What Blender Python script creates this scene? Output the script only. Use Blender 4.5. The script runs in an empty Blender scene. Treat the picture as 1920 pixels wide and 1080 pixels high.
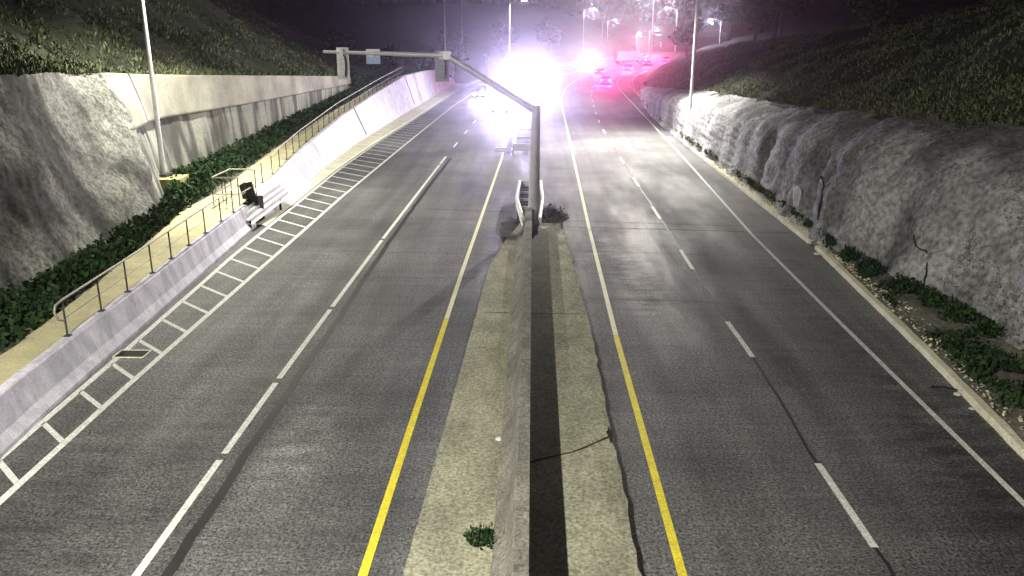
import bpy, math, random
import numpy as np
from mathutils import Vector, Matrix, noise as mn
random.seed(7); rng = np.random.default_rng(11)
R = math.radians
sc = bpy.context.scene
col = sc.collection

# ------------------------------------------------------------------ camera, world, sun, exposure
CAMZ, F, PITCH, YAW = 8.7, 1560.0, R(17.1), R(1.404)
cd = bpy.data.cameras.new('camera'); cam = bpy.data.objects.new('camera', cd); col.objects.link(cam)
cam.location = (0, 0, CAMZ)
cam.rotation_euler = (math.pi/2 - PITCH, 0, YAW)
cd.sensor_width = 36; cd.lens = 36*F/1920; cd.clip_start = 0.1; cd.clip_end = 4000
sc.camera = cam

w = bpy.data.worlds.new('World'); sc.world = w; w.use_nodes = True
nt = w.node_tree
bg = nt.nodes['Background']
sky = nt.nodes.new('ShaderNodeTexSky'); sky.sky_type = 'NISHITA'; sky.sun_disc = False
sky.sun_elevation = R(2.0); sky.sun_rotation = R(200)
tint = nt.nodes.new('ShaderNodeMix'); tint.data_type = 'RGBA'; tint.blend_type = 'MULTIPLY'; tint.inputs[0].default_value = 1
nt.links.new(sky.outputs[0], tint.inputs[6]); tint.inputs[7].default_value = (0.80, 0.66, 1.0, 1)
nt.links.new(tint.outputs[2], bg.inputs[0]); bg.inputs[1].default_value = 0.02

sl = bpy.data.lights.new('moonlight', 'SUN'); so = bpy.data.objects.new('moonlight', sl); col.objects.link(so)
sl.energy = 0.03; sl.angle = R(5); sl.color = (1.0, 0.97, 0.92)
so.rotation_euler = (R(48), 0, R(-35))

vs = sc.view_settings
vs.view_transform = 'Standard'; vs.look = 'None'; vs.gamma = 1; vs.exposure = 0.0
sc.cycles.max_bounces = 4; sc.cycles.diffuse_bounces = 2; sc.cycles.glossy_bounces = 2
sc.cycles.transmission_bounces = 2; sc.cycles.volume_bounces = 0; sc.cycles.transparent_max_bounces = 4
sc.cycles.use_denoising = True
sc.cycles.sample_clamp_indirect = 4.0

# ------------------------------------------------------------------ surveying: a pixel of the photograph -> a point of the place
RM = cam.rotation_euler.to_matrix()
def ray(px, py): return RM @ Vector(((px-960)/F, (540-py)/F, -1))
def G(px, py, z=0.0):
    d = ray(px, py); t = (z-CAMZ)/d.z
    return Vector((d.x*t, d.y*t, z))
def V(px, py, Y):
    d = ray(px, py); t = Y/d.y
    return Vector((d.x*t, Y, CAMZ+d.z*t))
class Tab:
    """X of a line on the ground as a function of the distance Y"""
    def __init__(s, pts, z=0.0):
        P = sorted([(g.y, g.x) for g in (G(a, b, z) for a, b in pts)])
        s.y = [p[0] for p in P]; s.x = [p[1] for p in P]
        # linear continuation towards (and behind) the camera
        k = (s.x[1]-s.x[0])/(s.y[1]-s.y[0]); k = max(-.03, min(.03, k))
        s.x.insert(0, s.x[0]-k*(s.y[0]+40)); s.y.insert(0, -40.0)
        k = (s.x[-1]-s.x[-2])/(s.y[-1]-s.y[-2]); s.x.append(s.x[-1]+k*300); s.y.append(s.y[-1]+300)
    def __call__(s, Y): return float(np.interp(Y, s.y, s.x))
def stations(a, b, far=1.0):
    out = [a]
    while out[-1] < b: out.append(out[-1] + max(.8, abs(out[-1])*.02)*far)
    out[-1] = b; return out

# ------------------------------------------------------------------ materials
def mat(name, base, rough=.8, var=.25, scale=4.0, fine=40.0, fine_amt=.2, bump=.0, metal=0.0, base2=None,
        stretch=(1, 1, 1), island=0.0, spec=.5, emis=None, estr=0.0, streak=None):
    m = bpy.data.materials.new(name); m.use_nodes = True
    t = m.node_tree; N = t.nodes; L = t.links
    b = N['Principled BSDF']; b.inputs['Roughness'].default_value = rough; b.inputs['Metallic'].default_value = metal
    b.inputs['Specular IOR Level'].default_value = spec
    tc = N.new('ShaderNodeTexCoord'); mp = N.new('ShaderNodeMapping'); mp.inputs['Scale'].default_value = stretch
    L.new(tc.outputs['Object'], mp.inputs[0])
    n1 = N.new('ShaderNodeTexNoise'); n1.inputs['Scale'].default_value = scale; n1.inputs['Detail'].default_value = 6
    n1.inputs['Roughness'].default_value = .65
    L.new(mp.outputs[0], n1.inputs['Vector'])
    r1 = N.new('ShaderNodeMapRange'); r1.inputs[1].default_value = .3; r1.inputs[2].default_value = .7
    L.new(n1.outputs[0], r1.inputs[0])
    mx = N.new('ShaderNodeMix'); mx.data_type = 'RGBA'
    b2 = base2 or tuple(c*(1-var) for c in base); b1 = base if base2 else tuple(min(1, c*(1+var)) for c in base)
    mx.inputs[6].default_value = (*b2, 1); mx.inputs[7].default_value = (*b1, 1)
    L.new(r1.outputs[0], mx.inputs[0])
    out = mx.outputs[2]
    if fine_amt:
        n2 = N.new('ShaderNodeTexNoise'); n2.inputs['Scale'].default_value = fine; n2.inputs['Detail'].default_value = 3
        L.new(tc.outputs['Object'], n2.inputs['Vector'])
        r2 = N.new('ShaderNodeMapRange'); r2.inputs[1].default_value = .3; r2.inputs[2].default_value = .7
        r2.inputs[3].default_value = 1-fine_amt; r2.inputs[4].default_value = 1+fine_amt
        L.new(n2.outputs[0], r2.inputs[0])
        m2 = N.new('ShaderNodeVectorMath'); m2.operation = 'SCALE'
        L.new(out, m2.inputs[0]); L.new(r2.outputs[0], m2.inputs['Scale']); out = m2.outputs[0]
    if streak:      # stains running down a face: (x scale, z scale, amount)
        mp2 = N.new('ShaderNodeMapping'); mp2.inputs['Scale'].default_value = (streak[0], streak[0], streak[1])
        L.new(tc.outputs['Object'], mp2.inputs[0])
        n3 = N.new('ShaderNodeTexNoise'); n3.inputs['Scale'].default_value = 1; n3.inputs['Detail'].default_value = 4
        L.new(mp2.outputs[0], n3.inputs['Vector'])
        r3 = N.new('ShaderNodeMapRange'); r3.inputs[1].default_value = .42; r3.inputs[2].default_value = .56
        r3.inputs[3].default_value = 1-streak[2]; r3.inputs[4].default_value = 1
        L.new(n3.outputs[0], r3.inputs[0])
        m3 = N.new('ShaderNodeVectorMath'); m3.operation = 'SCALE'
        L.new(out, m3.inputs[0]); L.new(r3.outputs[0], m3.inputs['Scale']); out = m3.outputs[0]
    if island:
        gi = N.new('ShaderNodeNewGeometry')
        r4 = N.new('ShaderNodeMapRange'); r4.inputs[3].default_value = 1-island; r4.inputs[4].default_value = 1+island
        L.new(gi.outputs['Random Per Island'], r4.inputs[0])
        m4 = N.new('ShaderNodeVectorMath'); m4.operation = 'SCALE'
        L.new(out, m4.inputs[0]); L.new(r4.outputs[0], m4.inputs['Scale']); out = m4.outputs[0]
    L.new(out, b.inputs['Base Color'])
    if bump:
        bn = N.new('ShaderNodeBump'); bn.inputs['Strength'].default_value = bump; bn.inputs['Distance'].default_value = .05
        nb = N.new('ShaderNodeTexNoise'); nb.inputs['Scale'].default_value = scale*3; nb.inputs['Detail'].default_value = 8
        L.new(tc.outputs['Object'], nb.inputs['Vector']); L.new(nb.outputs[0], bn.inputs['Height']); L.new(bn.outputs[0], b.inputs['Normal'])
    if emis:
        b.inputs['Emission Color'].default_value = (*emis, 1); b.inputs['Emission Strength'].default_value = estr
    return m

def asphalt_mat():
    m = bpy.data.materials.new('asphalt'); m.use_nodes = True
    t = m.node_tree; N = t.nodes; L = t.links; b = N['Principled BSDF']
    tc = N.new('ShaderNodeTexCoord')
    def noise(scale, st=(1, 1, 1), det=5, rough=.6):
        mp = N.new('ShaderNodeMapping'); mp.inputs['Scale'].default_value = st; L.new(tc.outputs['Object'], mp.inputs[0])
        n = N.new('ShaderNodeTexNoise'); n.inputs['Scale'].default_value = scale; n.inputs['Detail'].default_value = det
        n.inputs['Roughness'].default_value = rough; L.new(mp.outputs[0], n.inputs['Vector']); return n.outputs[0]
    def rng_(v, a, b_, c, d):
        r = N.new('ShaderNodeMapRange'); r.inputs[1].default_value = a; r.inputs[2].default_value = b_
        r.inputs[3].default_value = c; r.inputs[4].default_value = d; L.new(v, r.inputs[0]); return r.outputs[0]
    def mul(a, b_):
        x = N.new('ShaderNodeMath'); x.operation = 'MULTIPLY'; L.new(a, x.inputs[0]); L.new(b_, x.inputs[1]); return x.outputs[0]
    big = rng_(noise(.12), .35, .65, .6, 1.4)
    lanes = rng_(noise(1.1, (1, .03, 1)), .35, .65, .78, 1.2)           # tyre tracks drawn out along the road
    ripple = rng_(noise(1.6, (.12, 1.6, 1)), .35, .68, .86, 1.16)       # worn ripples across
    grain = rng_(noise(17, det=3, rough=.85), .38, .62, .15, 2.1)
    grain2 = rng_(noise(9, det=3, rough=.8), .38, .62, .75, 1.25)
    v = mul(mul(mul(big, lanes), mul(ripple, grain)), grain2)
    sep = N.new('ShaderNodeSeparateXYZ'); L.new(tc.outputs['Object'], sep.inputs[0])
    for cx, cy, rx, ry, k in ((3.9, 28.6, 1.0, 5.5, 1.5), (3.4, 33, 1.6, 4, 1.0), (-5.0, 16.2, .8, 3.2, 1.1), (-8.5, 30, 1.0, 14, .35), (-7.2, 22, .5, 12, -.3), (6.9, 25, .6, 14, -.3), (9.2, 22, .8, 9, -.35), (11, 14, 4, 9, -.55), (-9.5, 12, 3.5, 7, -.4), (-3, 12, 2.5, 6, -.2), (-3.4, 24, .5, 10, -.2)):   # lamp sheen and dim near corners painted in, plus darker wheel paths
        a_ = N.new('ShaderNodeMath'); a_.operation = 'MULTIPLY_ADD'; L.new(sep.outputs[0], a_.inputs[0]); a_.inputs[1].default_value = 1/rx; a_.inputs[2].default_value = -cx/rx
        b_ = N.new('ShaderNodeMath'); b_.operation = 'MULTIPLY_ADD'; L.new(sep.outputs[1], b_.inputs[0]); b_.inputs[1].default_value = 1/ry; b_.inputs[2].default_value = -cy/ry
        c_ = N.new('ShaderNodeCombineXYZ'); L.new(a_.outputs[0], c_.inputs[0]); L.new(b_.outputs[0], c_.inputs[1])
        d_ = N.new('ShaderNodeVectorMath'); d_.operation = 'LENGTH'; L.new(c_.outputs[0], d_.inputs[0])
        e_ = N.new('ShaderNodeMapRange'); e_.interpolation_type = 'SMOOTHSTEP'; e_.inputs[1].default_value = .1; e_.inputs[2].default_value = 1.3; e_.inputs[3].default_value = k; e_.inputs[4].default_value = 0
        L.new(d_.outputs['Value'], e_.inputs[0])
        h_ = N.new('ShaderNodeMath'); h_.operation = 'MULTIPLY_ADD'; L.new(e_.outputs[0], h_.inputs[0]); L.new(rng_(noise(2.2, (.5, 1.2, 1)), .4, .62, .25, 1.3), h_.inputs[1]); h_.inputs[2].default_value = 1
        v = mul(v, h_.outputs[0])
    cr = N.new('ShaderNodeVectorMath'); cr.operation = 'SCALE'; cr.inputs[0].default_value = (.104, .104, .103)
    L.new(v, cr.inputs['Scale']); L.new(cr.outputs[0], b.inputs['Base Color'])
    ro = rng_(noise(.5, (1, .2, 1)), .35, .65, .55, .8); L.new(ro, b.inputs['Roughness'])
    b.inputs['Specular IOR Level'].default_value = .4
    bn = N.new('ShaderNodeBump'); bn.inputs['Strength'].default_value = .5; bn.inputs['Distance'].default_value = .02
    L.new(noise(30, det=3), bn.inputs['Height']); L.new(bn.outputs[0], b.inputs['Normal'])
    return m

M = {}
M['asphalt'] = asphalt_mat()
M['seam'] = mat('tar_seal', (.018, .018, .018), .6, .3, 2)
M['crack'] = mat('dark_crack', (.012, .012, .011), .9, .3, 2)
M['white_paint'] = mat('white_road_paint', (.80, .80, .75), .6, .12, 3.5, 22, .35, base2=(.55, .55, .52))
M['yellow_paint'] = mat('yellow_road_paint', (.88, .75, .04), .6, .1, 2.5, 22, .25, base2=(.66, .52, .04))
M['cream_paint'] = mat('pale_cream_road_paint', (.80, .76, .52), .6, .12, 3, 30, .15)  # paler cream on the farther stretch of the median edge lines
M['shade_mound'] = mat('shade_mound_dark', (.05, .05, .045), .95, .5, 2, 20, .5, .3)  # dark surface for the shadow arcs modelled beside the median nose
M['pale_rock'] = mat('pale_rock', (.50, .50, .53), .9, .25, 1.5, 10, .3, .6)
M['apron'] = mat('median_concrete', (.31, .30, .22), .85, .35, .9, 16, .5, .3, stretch=(1, .6, 1))
M['wall_conc'] = mat('barrier_concrete', (.22, .21, .18), .85, .35, 1.3, 16, .5, .3, streak=(3, .4, .25))
M['pale_conc'] = mat('pale_concrete', (.80, .77, .92), .8, .18, 1.4, 20, .14, .15, streak=(2.2, .35, .22))
M['path'] = mat('path_concrete', (.55, .50, .30), .85, .25, .8, 18, .2, .2)
M['kerb'] = mat('kerb_concrete', (.72, .69, .52), .85, .22, .8, 14, .22, .2)
M['upper_wall'] = mat('smooth_wall_concrete', (.34, .33, .28), .85, .35, .35, 10, .12, .2, streak=(.35, .25, .2))
M['lower_wall'] = mat('streaked_wall_concrete', (.30, .30, .27), .9, .25, .5, 10, .2, .3, streak=(1.1, .12, .72))
M['shot'] = mat('sprayed_concrete', (.29, .29, .30), .95, .45, .30, 5, .5, .8, streak=(.4, .22, .5))
M['shot_left'] = mat('shaded_stained_concrete', (.20, .20, .185), .95, .5, .35, 7, .65, .5, streak=(.42, .13, .8))  # darker copy of the sprayed concrete: shade put into its colour, plus stains
M['soil'] = mat('soil', (.15, .14, .11), .95, .45, .8, 9, .5, .5)
M['hillsoil'] = mat('hill_earth', (.030, .036, .020), .95, .5, .25, 5, .6, .8)
M['grass'] = mat('grass_blades', (.17, .18, .10), .85, .0, .16, fine_amt=0, base2=(.06, .09, .045), island=.75, spec=.15)
M['drygrass'] = mat('dry_grass_blades', (.16, .155, .10), .9, .0, .2, fine_amt=0, base2=(.08, .10, .05), island=.7, spec=.15)
M['ivy'] = mat('ivy_leaves', (.035, .075, .022), .7, .0, .3, fine_amt=0, base2=(.014, .032, .012), island=.7, spec=.2)
M['leaf'] = mat('tree_leaves', (.05, .07, .035), .85, .0, .3, fine_amt=0, base2=(.025, .04, .02), island=.6, spec=.15)
M['bark'] = mat('bark', (.06, .05, .04), .9, .3, 3)
M['galv'] = mat('galvanised_steel', (.48, .48, .50), .45, .15, 2, 12, .1, metal=.35)
M['white_metal'] = mat('white_painted_steel', (.66, .66, .68), .4, .1, 2, 10, .08)
M['rail'] = mat('weathered_rail', (.42, .41, .34), .55, .2, 3, 20, .15, metal=.3)
M['post'] = mat('dark_post', (.05, .05, .05), .6, .3, 3)
M['black'] = mat('black_rubber', (.008, .008, .008), .8, .2, 3)
M['ribs'] = mat('dark_rib_steel', (.05, .05, .05), .5, .2, 3)
M['backplate'] = mat('signal_backplate', (.60, .60, .62), .5, .12, 3)
M['backplate_dark'] = mat('signal_backplate_grey', (.22, .21, .27), .5, .12, 3)
M['housing'] = mat('signal_housing', (.22, .22, .24), .5, .2, 3)
M['signwhite'] = mat('sign_back_pale', (.60, .62, .68), .5, .1, 3)
M['signblue'] = mat('sign_back_blue', (.33, .47, .78), .5, .1, 3)
M['yellowbox'] = mat('yellowed_box_concrete', (.46, .43, .20), .8, .2, 1.5, 12, .2)
M['litter'] = mat('white_litter', (.7, .7, .68), .7, .1, 5)
M['wood'] = mat('wet_stick', (.02, .017, .015), .8, .2, 5)
M['tyre'] = mat('tyre_rubber', (.02, .02, .02), .8, .1, 5)
M['rim'] = mat('wheel_rim', (.4, .4, .42), .35, .1, 5, metal=.7)
M['glass'] = mat('dark_car_glass', (.02, .022, .028), .12, .1, 5, fine_amt=0)
for k, c in dict(car_white=(.62, .62, .64), car_grey=(.20, .20, .22), car_dark=(.05, .05, .07), car_red=(.35, .03, .04), truck_box=(.7, .7, .72)).items():
    M[k] = mat(k.replace('car_', 'car_paint_'), c, .3, .05, 2, fine_amt=.03)
M['headlamp'] = mat('lit_headlamp', (.9, .9, .9), .2, 0, fine_amt=0, emis=(.95, .93, 1.0), estr=250)
M['headlamp_far'] = mat('lit_headlamp_far', (.9, .9, .9), .2, 0, fine_amt=0, emis=(1, .95, .98), estr=90)
M['tail'] = mat('lit_tail_lamp', (.5, .02, .08), .2, 0, fine_amt=0, emis=(1.0, .03, .26), estr=30)
M['lens'] = mat('lit_lamp_lens', (.9, .9, .9), .2, 0, fine_amt=0, emis=(1.0, .98, .90), estr=160)
M['lens_violet'] = mat('lit_violet_lens', (.9, .9, .9), .2, 0, fine_amt=0, emis=(.85, .80, 1.0), estr=160)
M['concblock'] = mat('block_concrete', (.38, .36, .28), .85, .2, 2)

# ------------------------------------------------------------------ mesh building
def smooth(me, ang=35):
    me.polygons.foreach_set('use_smooth', [True]*len(me.polygons))
    try: me.set_sharp_from_angle(angle=R(ang))
    except Exception: pass
class MB:
    def __init__(s): s.v = []; s.f = []
    def add(s, vs_, fs):
        n = len(s.v); s.v += [tuple(v) for v in vs_]; s.f += [tuple(i+n for i in f) for f in fs]; return s
    def box(s, c, d, rz=0, rx=0, ry=0):
        m = Matrix.Translation(c) @ Matrix.Rotation(rz, 4, 'Z') @ Matrix.Rotation(ry, 4, 'Y') @ Matrix.Rotation(rx, 4, 'X')
        P = [m @ Vector((x*d[0]/2, y*d[1]/2, z*d[2]/2)) for x in (-1, 1) for y in (-1, 1) for z in (-1, 1)]
        return s.add(P, [(0, 1, 3, 2), (4, 6, 7, 5), (0, 4, 5, 1), (2, 3, 7, 6), (0, 2, 6, 4), (1, 5, 7, 3)])
    def tube(s, pts, r0, r1=None, n=10, cap=True):
        pts = [Vector(p) for p in pts]; r1 = r0 if r1 is None else r1; K = len(pts); rings = []
        prev = None
        for i, p in enumerate(pts):
            t = (pts[min(i+1, K-1)]-pts[max(i-1, 0)]).normalized()
            a = t.orthogonal().normalized() if prev is None else (prev-t*prev.dot(t)).normalized()
            prev = a; b = t.cross(a); r = r0+(r1-r0)*i/max(1, K-1)
            rings.append([p+(a*math.cos(q)+b*math.sin(q))*r for q in (2*math.pi*k/n for k in range(n))])
        vs_ = [v for ring in rings for v in ring]; fs = []
        for i in range(K-1):
            for k in range(n): fs.append((i*n+k, i*n+(k+1) % n, (i+1)*n+(k+1) % n, (i+1)*n+k))
        if cap: fs += [tuple(range(n-1, -1, -1)), tuple((K-1)*n+k for k in range(n))]
        return s.add(vs_, fs)
    def sweep(s, sections, closed=True, caps=True):
        """sections: list of equally long point lists"""
        n = len(sections[0]); fs = []
        for i in range(len(sections)-1):
            for k in range(n if closed else n-1):
                k2 = (k+1) % n; fs.append((i*n+k, i*n+k2, (i+1)*n+k2, (i+1)*n+k))
        if closed and caps: fs += [tuple(range(n-1, -1, -1)), tuple((len(sections)-1)*n+k for k in range(n))]
        return s.add([p for q in sections for p in q], fs)
    def build(s, name, m, parent=None, local=False, sm=None):
        off = Vector((0, 0, 0)) if (parent is None or local) else Vector(parent['_base'])
        me = bpy.data.meshes.new(name); me.from_pydata([(v[0]-off[0], v[1]-off[1], v[2]-off[2]) for v in s.v], [], s.f)
        me.materials.append(m); me.update()
        if sm: smooth(me, sm)
        o = bpy.data.objects.new(name, me); col.objects.link(o)
        if parent is not None:
            o.parent = parent; o['_base'] = tuple(parent['_base'])
        return o
def tag(o, label=None, cat=None, group=None, kind=None):
    if label: o['label'] = label
    if cat: o['category'] = cat
    if group: o['group'] = group
    if kind: o['kind'] = kind
    return o
def thing(name, label, cat, loc=(0, 0, 0), rz=0, group=None):
    o = bpy.data.objects.new(name, None); o.empty_display_size = .3; col.objects.link(o)
    o.location = loc; o.rotation_euler = (0, 0, rz); o['_base'] = tuple(loc)
    return tag(o, label, cat, group)
def grid_obj(name, rows, m, parent=None, sm=True):
    """rows: list of equally long lists of points"""
    mb = MB(); mb.sweep(rows, closed=False); o = mb.build(name, m, parent)
    if sm: o.data.polygons.foreach_set('use_smooth', [True]*len(o.data.polygons))
    return o
def leaves(name, pts, size, m, up=.5, asp=.45, nrm=None):
    """many leaf sized quads in one mesh; pts Nx3"""
    n = len(pts); pts = np.asarray(pts, float)
    s = size*rng.uniform(.5, 1.4, n)[:, None]
    a = rng.normal(size=(n, 3)); a[:, 2] = np.abs(a[:, 2])*up*2; a /= np.linalg.norm(a, axis=1)[:, None]
    b = rng.normal(size=(n, 3)); b -= a*(a*b).sum(1)[:, None]; b /= np.linalg.norm(b, axis=1)[:, None]
    c = np.cross(a, b)
    v = np.stack([pts, pts+a*s*.5+b*s*asp*.5+c*s*.08, pts+a*s, pts+a*s*.5-b*s*asp*.5+c*s*.08], 1).reshape(-1, 3)
    me = bpy.data.meshes.new(name); me.vertices.add(4*n); me.vertices.foreach_set('co', v.ravel())
    me.loops.add(4*n); me.loops.foreach_set('vertex_index', np.arange(4*n, dtype=np.int32))
    me.polygons.add(n); me.polygons.foreach_set('loop_start', np.arange(0, 4*n, 4, dtype=np.int32))
    try: me.polygons.foreach_set('loop_total', np.full(n, 4, dtype=np.int32))
    except Exception: pass
    me.update(calc_edges=True); me.materials.append(m)
    o = bpy.data.objects.new(name, me); col.objects.link(o); return o
def fr(x, y, z, s=1.0): return mn.fractal(Vector((x*s, y*s, z*s)), .8, 2.1, 4)

# ------------------------------------------------------------------ ground lines of the road, surveyed from the photograph
out_line = Tab([(-260, 1080), (0, 860), (210, 680), (377, 533), (433, 483), (633, 320), (704, 270), (779, 223), (850, 176), (892, 153), (960, 133), (1040, 119), (1120, 110)])
in_line = Tab([(-150, 1080), (0, 941), (235, 727), (413, 570), (640, 370), (761, 270), (848, 200), (900, 166), (970, 142), (1050, 124), (1125, 113)])
lane_l = Tab([(255, 1080), (520, 714), (720, 445), (835, 295), (880, 240), (915, 198), (950, 167), (1000, 145), (1070, 127), (1150, 114)])
yel_l = Tab([(680, 1080), (770, 802), (863, 520), (945, 285), (965, 225), (985, 185), (1010, 160), (1050, 142), (1120, 125), (1190, 115)])
yel_r = Tab([(1280, 1080), (1155, 630), (1105, 430), (1055, 205), (1052, 185), (1060, 166), (1080, 150), (1120, 136), (1190, 120), (1240, 111)])
lane_r = Tab([(1672, 1080), (1640, 1027), (1527, 860), (1405, 660), (1350, 585), (1268, 457), (1218, 380), (1157, 287), (1126, 235), (1113, 200), (1109, 180), (1110, 165), (1118, 152), (1150, 138), (1230, 119)])
edge_r = Tab([(2060, 1080), (1920, 945), (1580, 610), (1410, 440), (1290, 305), (1205, 214), (1160, 166), (1156, 155), (1164, 145), (1190, 133), (1250, 118)])
kerb_r = Tab([(2140, 1080), (1915, 858), (1720, 655), (1530, 470), (1500, 445), (1400, 365), (1300, 284), (1230, 217), (1188, 170), (1181, 153), (1190, 143), (1215, 132), (1275, 118)])
YF = 400.0

# ------------------------------------------------------------------ structure: ground, road, markings
ST = stations(-14, YF)
g = MB(); xs = [-900, -200, -60, -16.5, 16.5, 60, 200, 900]; ys = [-200, -14, 60, 160, 400, 900, 1800]
g.sweep([[(x, y, -.12) for x in xs] for y in ys], closed=False)
tag(g.build('ground', M['hillsoil']), kind='structure')
rows = []
for Y in ST:
    a, b = out_line(Y)-1.1, kerb_r(Y)+.35
    rows.append([(a+(b-a)*k/24, Y, 0) for k in range(25)])
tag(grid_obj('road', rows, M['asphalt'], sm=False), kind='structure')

def strip(name, f, w_, y0, y1, z, m, wob=0.0):
    S = stations(y0, y1, .7); rows = []
    for Y in S:
        dx = (f(Y+.5)-f(Y-.5)); ww = w_*math.sqrt(1+dx*dx)
        q = wob*fr(Y, 3.1, w_, .9)
        rows.append([(f(Y)-ww/2+q, Y, z), (f(Y)+ww/2+q, Y, z)])
    mb = MB(); mb.sweep(rows, closed=False); return tag(mb.build(name, m), kind='structure')
strip('tar_seal', lambda Y: lane_l(Y)+.42+.08*math.sin(Y*.11), .20, -14, 60, .004, M['seam'], .05)
strip('tar_seal', lambda Y: lane_r(Y)+.02, .07, -14, 90, .004, M['seam'], .06)
strip('edge_line', out_line, .17, -14, YF, .008, M['white_paint'])
strip('edge_line', in_line, .17, -14, YF, .008, M['white_paint'])
for f_, v_ in ((yel_l, 600), (yel_r, 628)):
    yy_ = G(1000, v_).y
    strip('edge_line', f_, .16, -14, yy_, .008, M['yellow_paint']); strip('edge_line', f_, .15, yy_+.02, 300, .008, M['cream_paint'])
strip('edge_line', edge_r, .14, -14, 300, .008, M['white_paint'])
# left lane line: long strokes with short breaks, then dashes
mb = MB()
gaps = [G(417, 857).y, G(520, 714).y, G(620, 578).y, G(716, 449).y, G(824, 309).y]
edges = [-14]+[e for q in gaps for e in (q-.14, q+.14)]
segs = [(edges[i], edges[i+1]) for i in range(0, len(edges)-1, 2)]
segs.append((gaps[-1]+.35, gaps[-1]+4))
y = G(852, 276).y
while y < 260: segs.append((y, y+3)); y += 9
for a, b in segs:
    S = stations(a, b); mb.sweep([[(lane_l(Y)-.075, Y, .008), (lane_l(Y)+.075, Y, .008)] for Y in S], closed=False)
tag(mb.build('lane_line', M['white_paint']), kind='structure')
mb = MB()
y = G(1640, 1027).y-9
while y < 240:
    S = stations(y, y+3); mb.sweep([[(lane_r(Y)-.075, Y, .008), (lane_r(Y)+.075, Y, .008)] for Y in S], closed=False); y += 9
tag(mb.build('lane_line', M['white_paint']), kind='structure')
mb = MB()   # ladder hatching of the shoulder
y0 = G(30, 905).y
for k in range(-8, 70):
    Y = y0+k*1.77
    mb.add([(in_line(Y)-.09, Y-.09, .008), (in_line(Y)-.09, Y+.09, .008), (out_line(Y+1)+.05, Y+.09+.85*(in_line(Y)-out_line(Y)), .008), (out_line(Y+1)+.05, Y-.09+.85*(in_line(Y)-out_line(Y)), .008)], [(0, 1, 2, 3)])
tag(mb.build('hatching', M['white_paint']), kind='structure')
# cracks and joints across the carriageways
mb = MB()
def crack(pts, w_, z=.0035):
    P = [Vector((p[0], p[1], z)) for p in pts]; Q = []
    for a, b in zip(P, P[1:]):
        n = max(2, int((b-a).length/.25))
        for i in range(n):
            q = a.lerp(b, i/n); Q.append(q+Vector((fr(q.x, q.y, 1, 1.3), fr(q.x, q.y, 7, 1.3), 0))*.06)
    Q.append(P[-1]); rows = []
    for i, q in enumerate(Q):
        t = (Q[min(i+1, len(Q)-1)]-Q[max(0, i-1)]).normalized(); nn = Vector((-t.y, t.x, 0))*w_/2*(.6+.8*random.random())
        rows.append([q-nn, q+nn])
    mb.sweep(rows, closed=False)
for a, b, w_ in [((1062, 425), (1480, 437), .10), ((1062, 414), (1420, 425), .05), ((800, 392), (960, 398), .10), ((1075, 470), (1330, 478), .05), ((640, 470), (930, 478), .05),
                 ((700, 520), (890, 522), .05), ((730, 410), (900, 412), .05), ((1100, 560), (1330, 566), .04)]:
    crack([G(*a), G(*b)], w_)
tag(mb.build('road_crack', M['crack']), kind='structure')

# ------------------------------------------------------------------ added bloom haze after the structure at the end; median
ap_l = Tab([(758, 1085), (918, 505), (948, 456), (972, 428)])
ap_r = Tab([(1203, 1085), (1101, 595), (1075, 500), (1053, 430)])
YN = G(985, 424).y
def zig(Y, s, a=.04): return a*fr(Y, s, 0, 1.7)
S = [y for y in stations(-14, YN, .5)]
mb = MB()
mb.sweep([[(-.3, Y, .14), (ap_l(Y)+zig(Y, 1, .02), Y, .14), (ap_l(Y)-.02+zig(Y, 1, .02), Y, .0), (-.3, Y, .0)] for Y in S])
mb.sweep([[(-.1, Y, .0), (ap_r(Y)+zig(Y, 5, .07), Y, .0), (ap_r(Y)-.02+zig(Y, 5, .07), Y, .15), (-.1, Y, .15)] for Y in S])
tag(mb.build('median', M['apron']), kind='structure')
mb = MB()
for pts, w_ in [([(0.02, G(1010, 596).y), (ap_r(G(1100, 596).y)-.05, G(1100, 597).y)], .03), ([(.0, G(1075, 880).y), (.9, G(1100, 860).y), (ap_r(G(1140, 830).y)-.02, G(1142, 828).y)], .05),
                ([(ap_l(G(905, 595).y)+.1, G(905, 594).y), (-.6, G(960, 594).y)], .03), ([(ap_l(G(880, 663).y)+.05, G(880, 664).y), (ap_l(G(880, 663).y)+.55, G(890, 660).y)], .03)]:
    crack(pts, w_, .156 if pts[0][0] >= 0 else .146)
for q in [(1045, 492)]: crack([(G(*q).x-.06, G(*q).y), (G(*q).x+.06, G(*q).y)], .08, .156)
tag(mb.build('concrete_crack', M['crack']), kind='structure')
# worn hollow in the kerb edge of the right apron
c = G(1143, 828)
mb = MB(); mb.sweep([[(c.x+.05*math.cos(t)*(1+.5*math.sin(3*t)), c.y+.38*math.sin(t)*(1+.3*math.sin(5*t)), z) for t in [2*math.pi*k/14 for k in range(14)]] for z in (.01, .158)])
tag(mb.build('kerb_hole', M['crack']), kind='structure')

base = thing('median_barrier', 'long stained concrete wall along the median between the two carriageways', 'barrier', (-.3, 14, 0))
cuts = [-14, G(990, 956, 1).y, G(990, 545, 1).y, G(995, 470, 1).y, YN-1.0]
for i, (a, b) in enumerate(zip(cuts, cuts[1:])):
    secs = []
    for Y in stations(a+.012, b-.012, .5):
        h = 1.0+.10*max(0, min(1, (Y-14)/25)); q = zig(Y, 9, .015)
        secs.append([(-.64+q, Y, .10), (-.64+q, Y, .22), (-.40+q*.7, Y, .46), (-.27+q*.4, Y, h-.03), (-.24, Y, h), (-.01, Y, h), (0, Y, h-.02), (0, Y, .10)])
    mb = MB(); mb.sweep(secs); mb.build('wall_section', M['wall_conc'], base)

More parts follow.
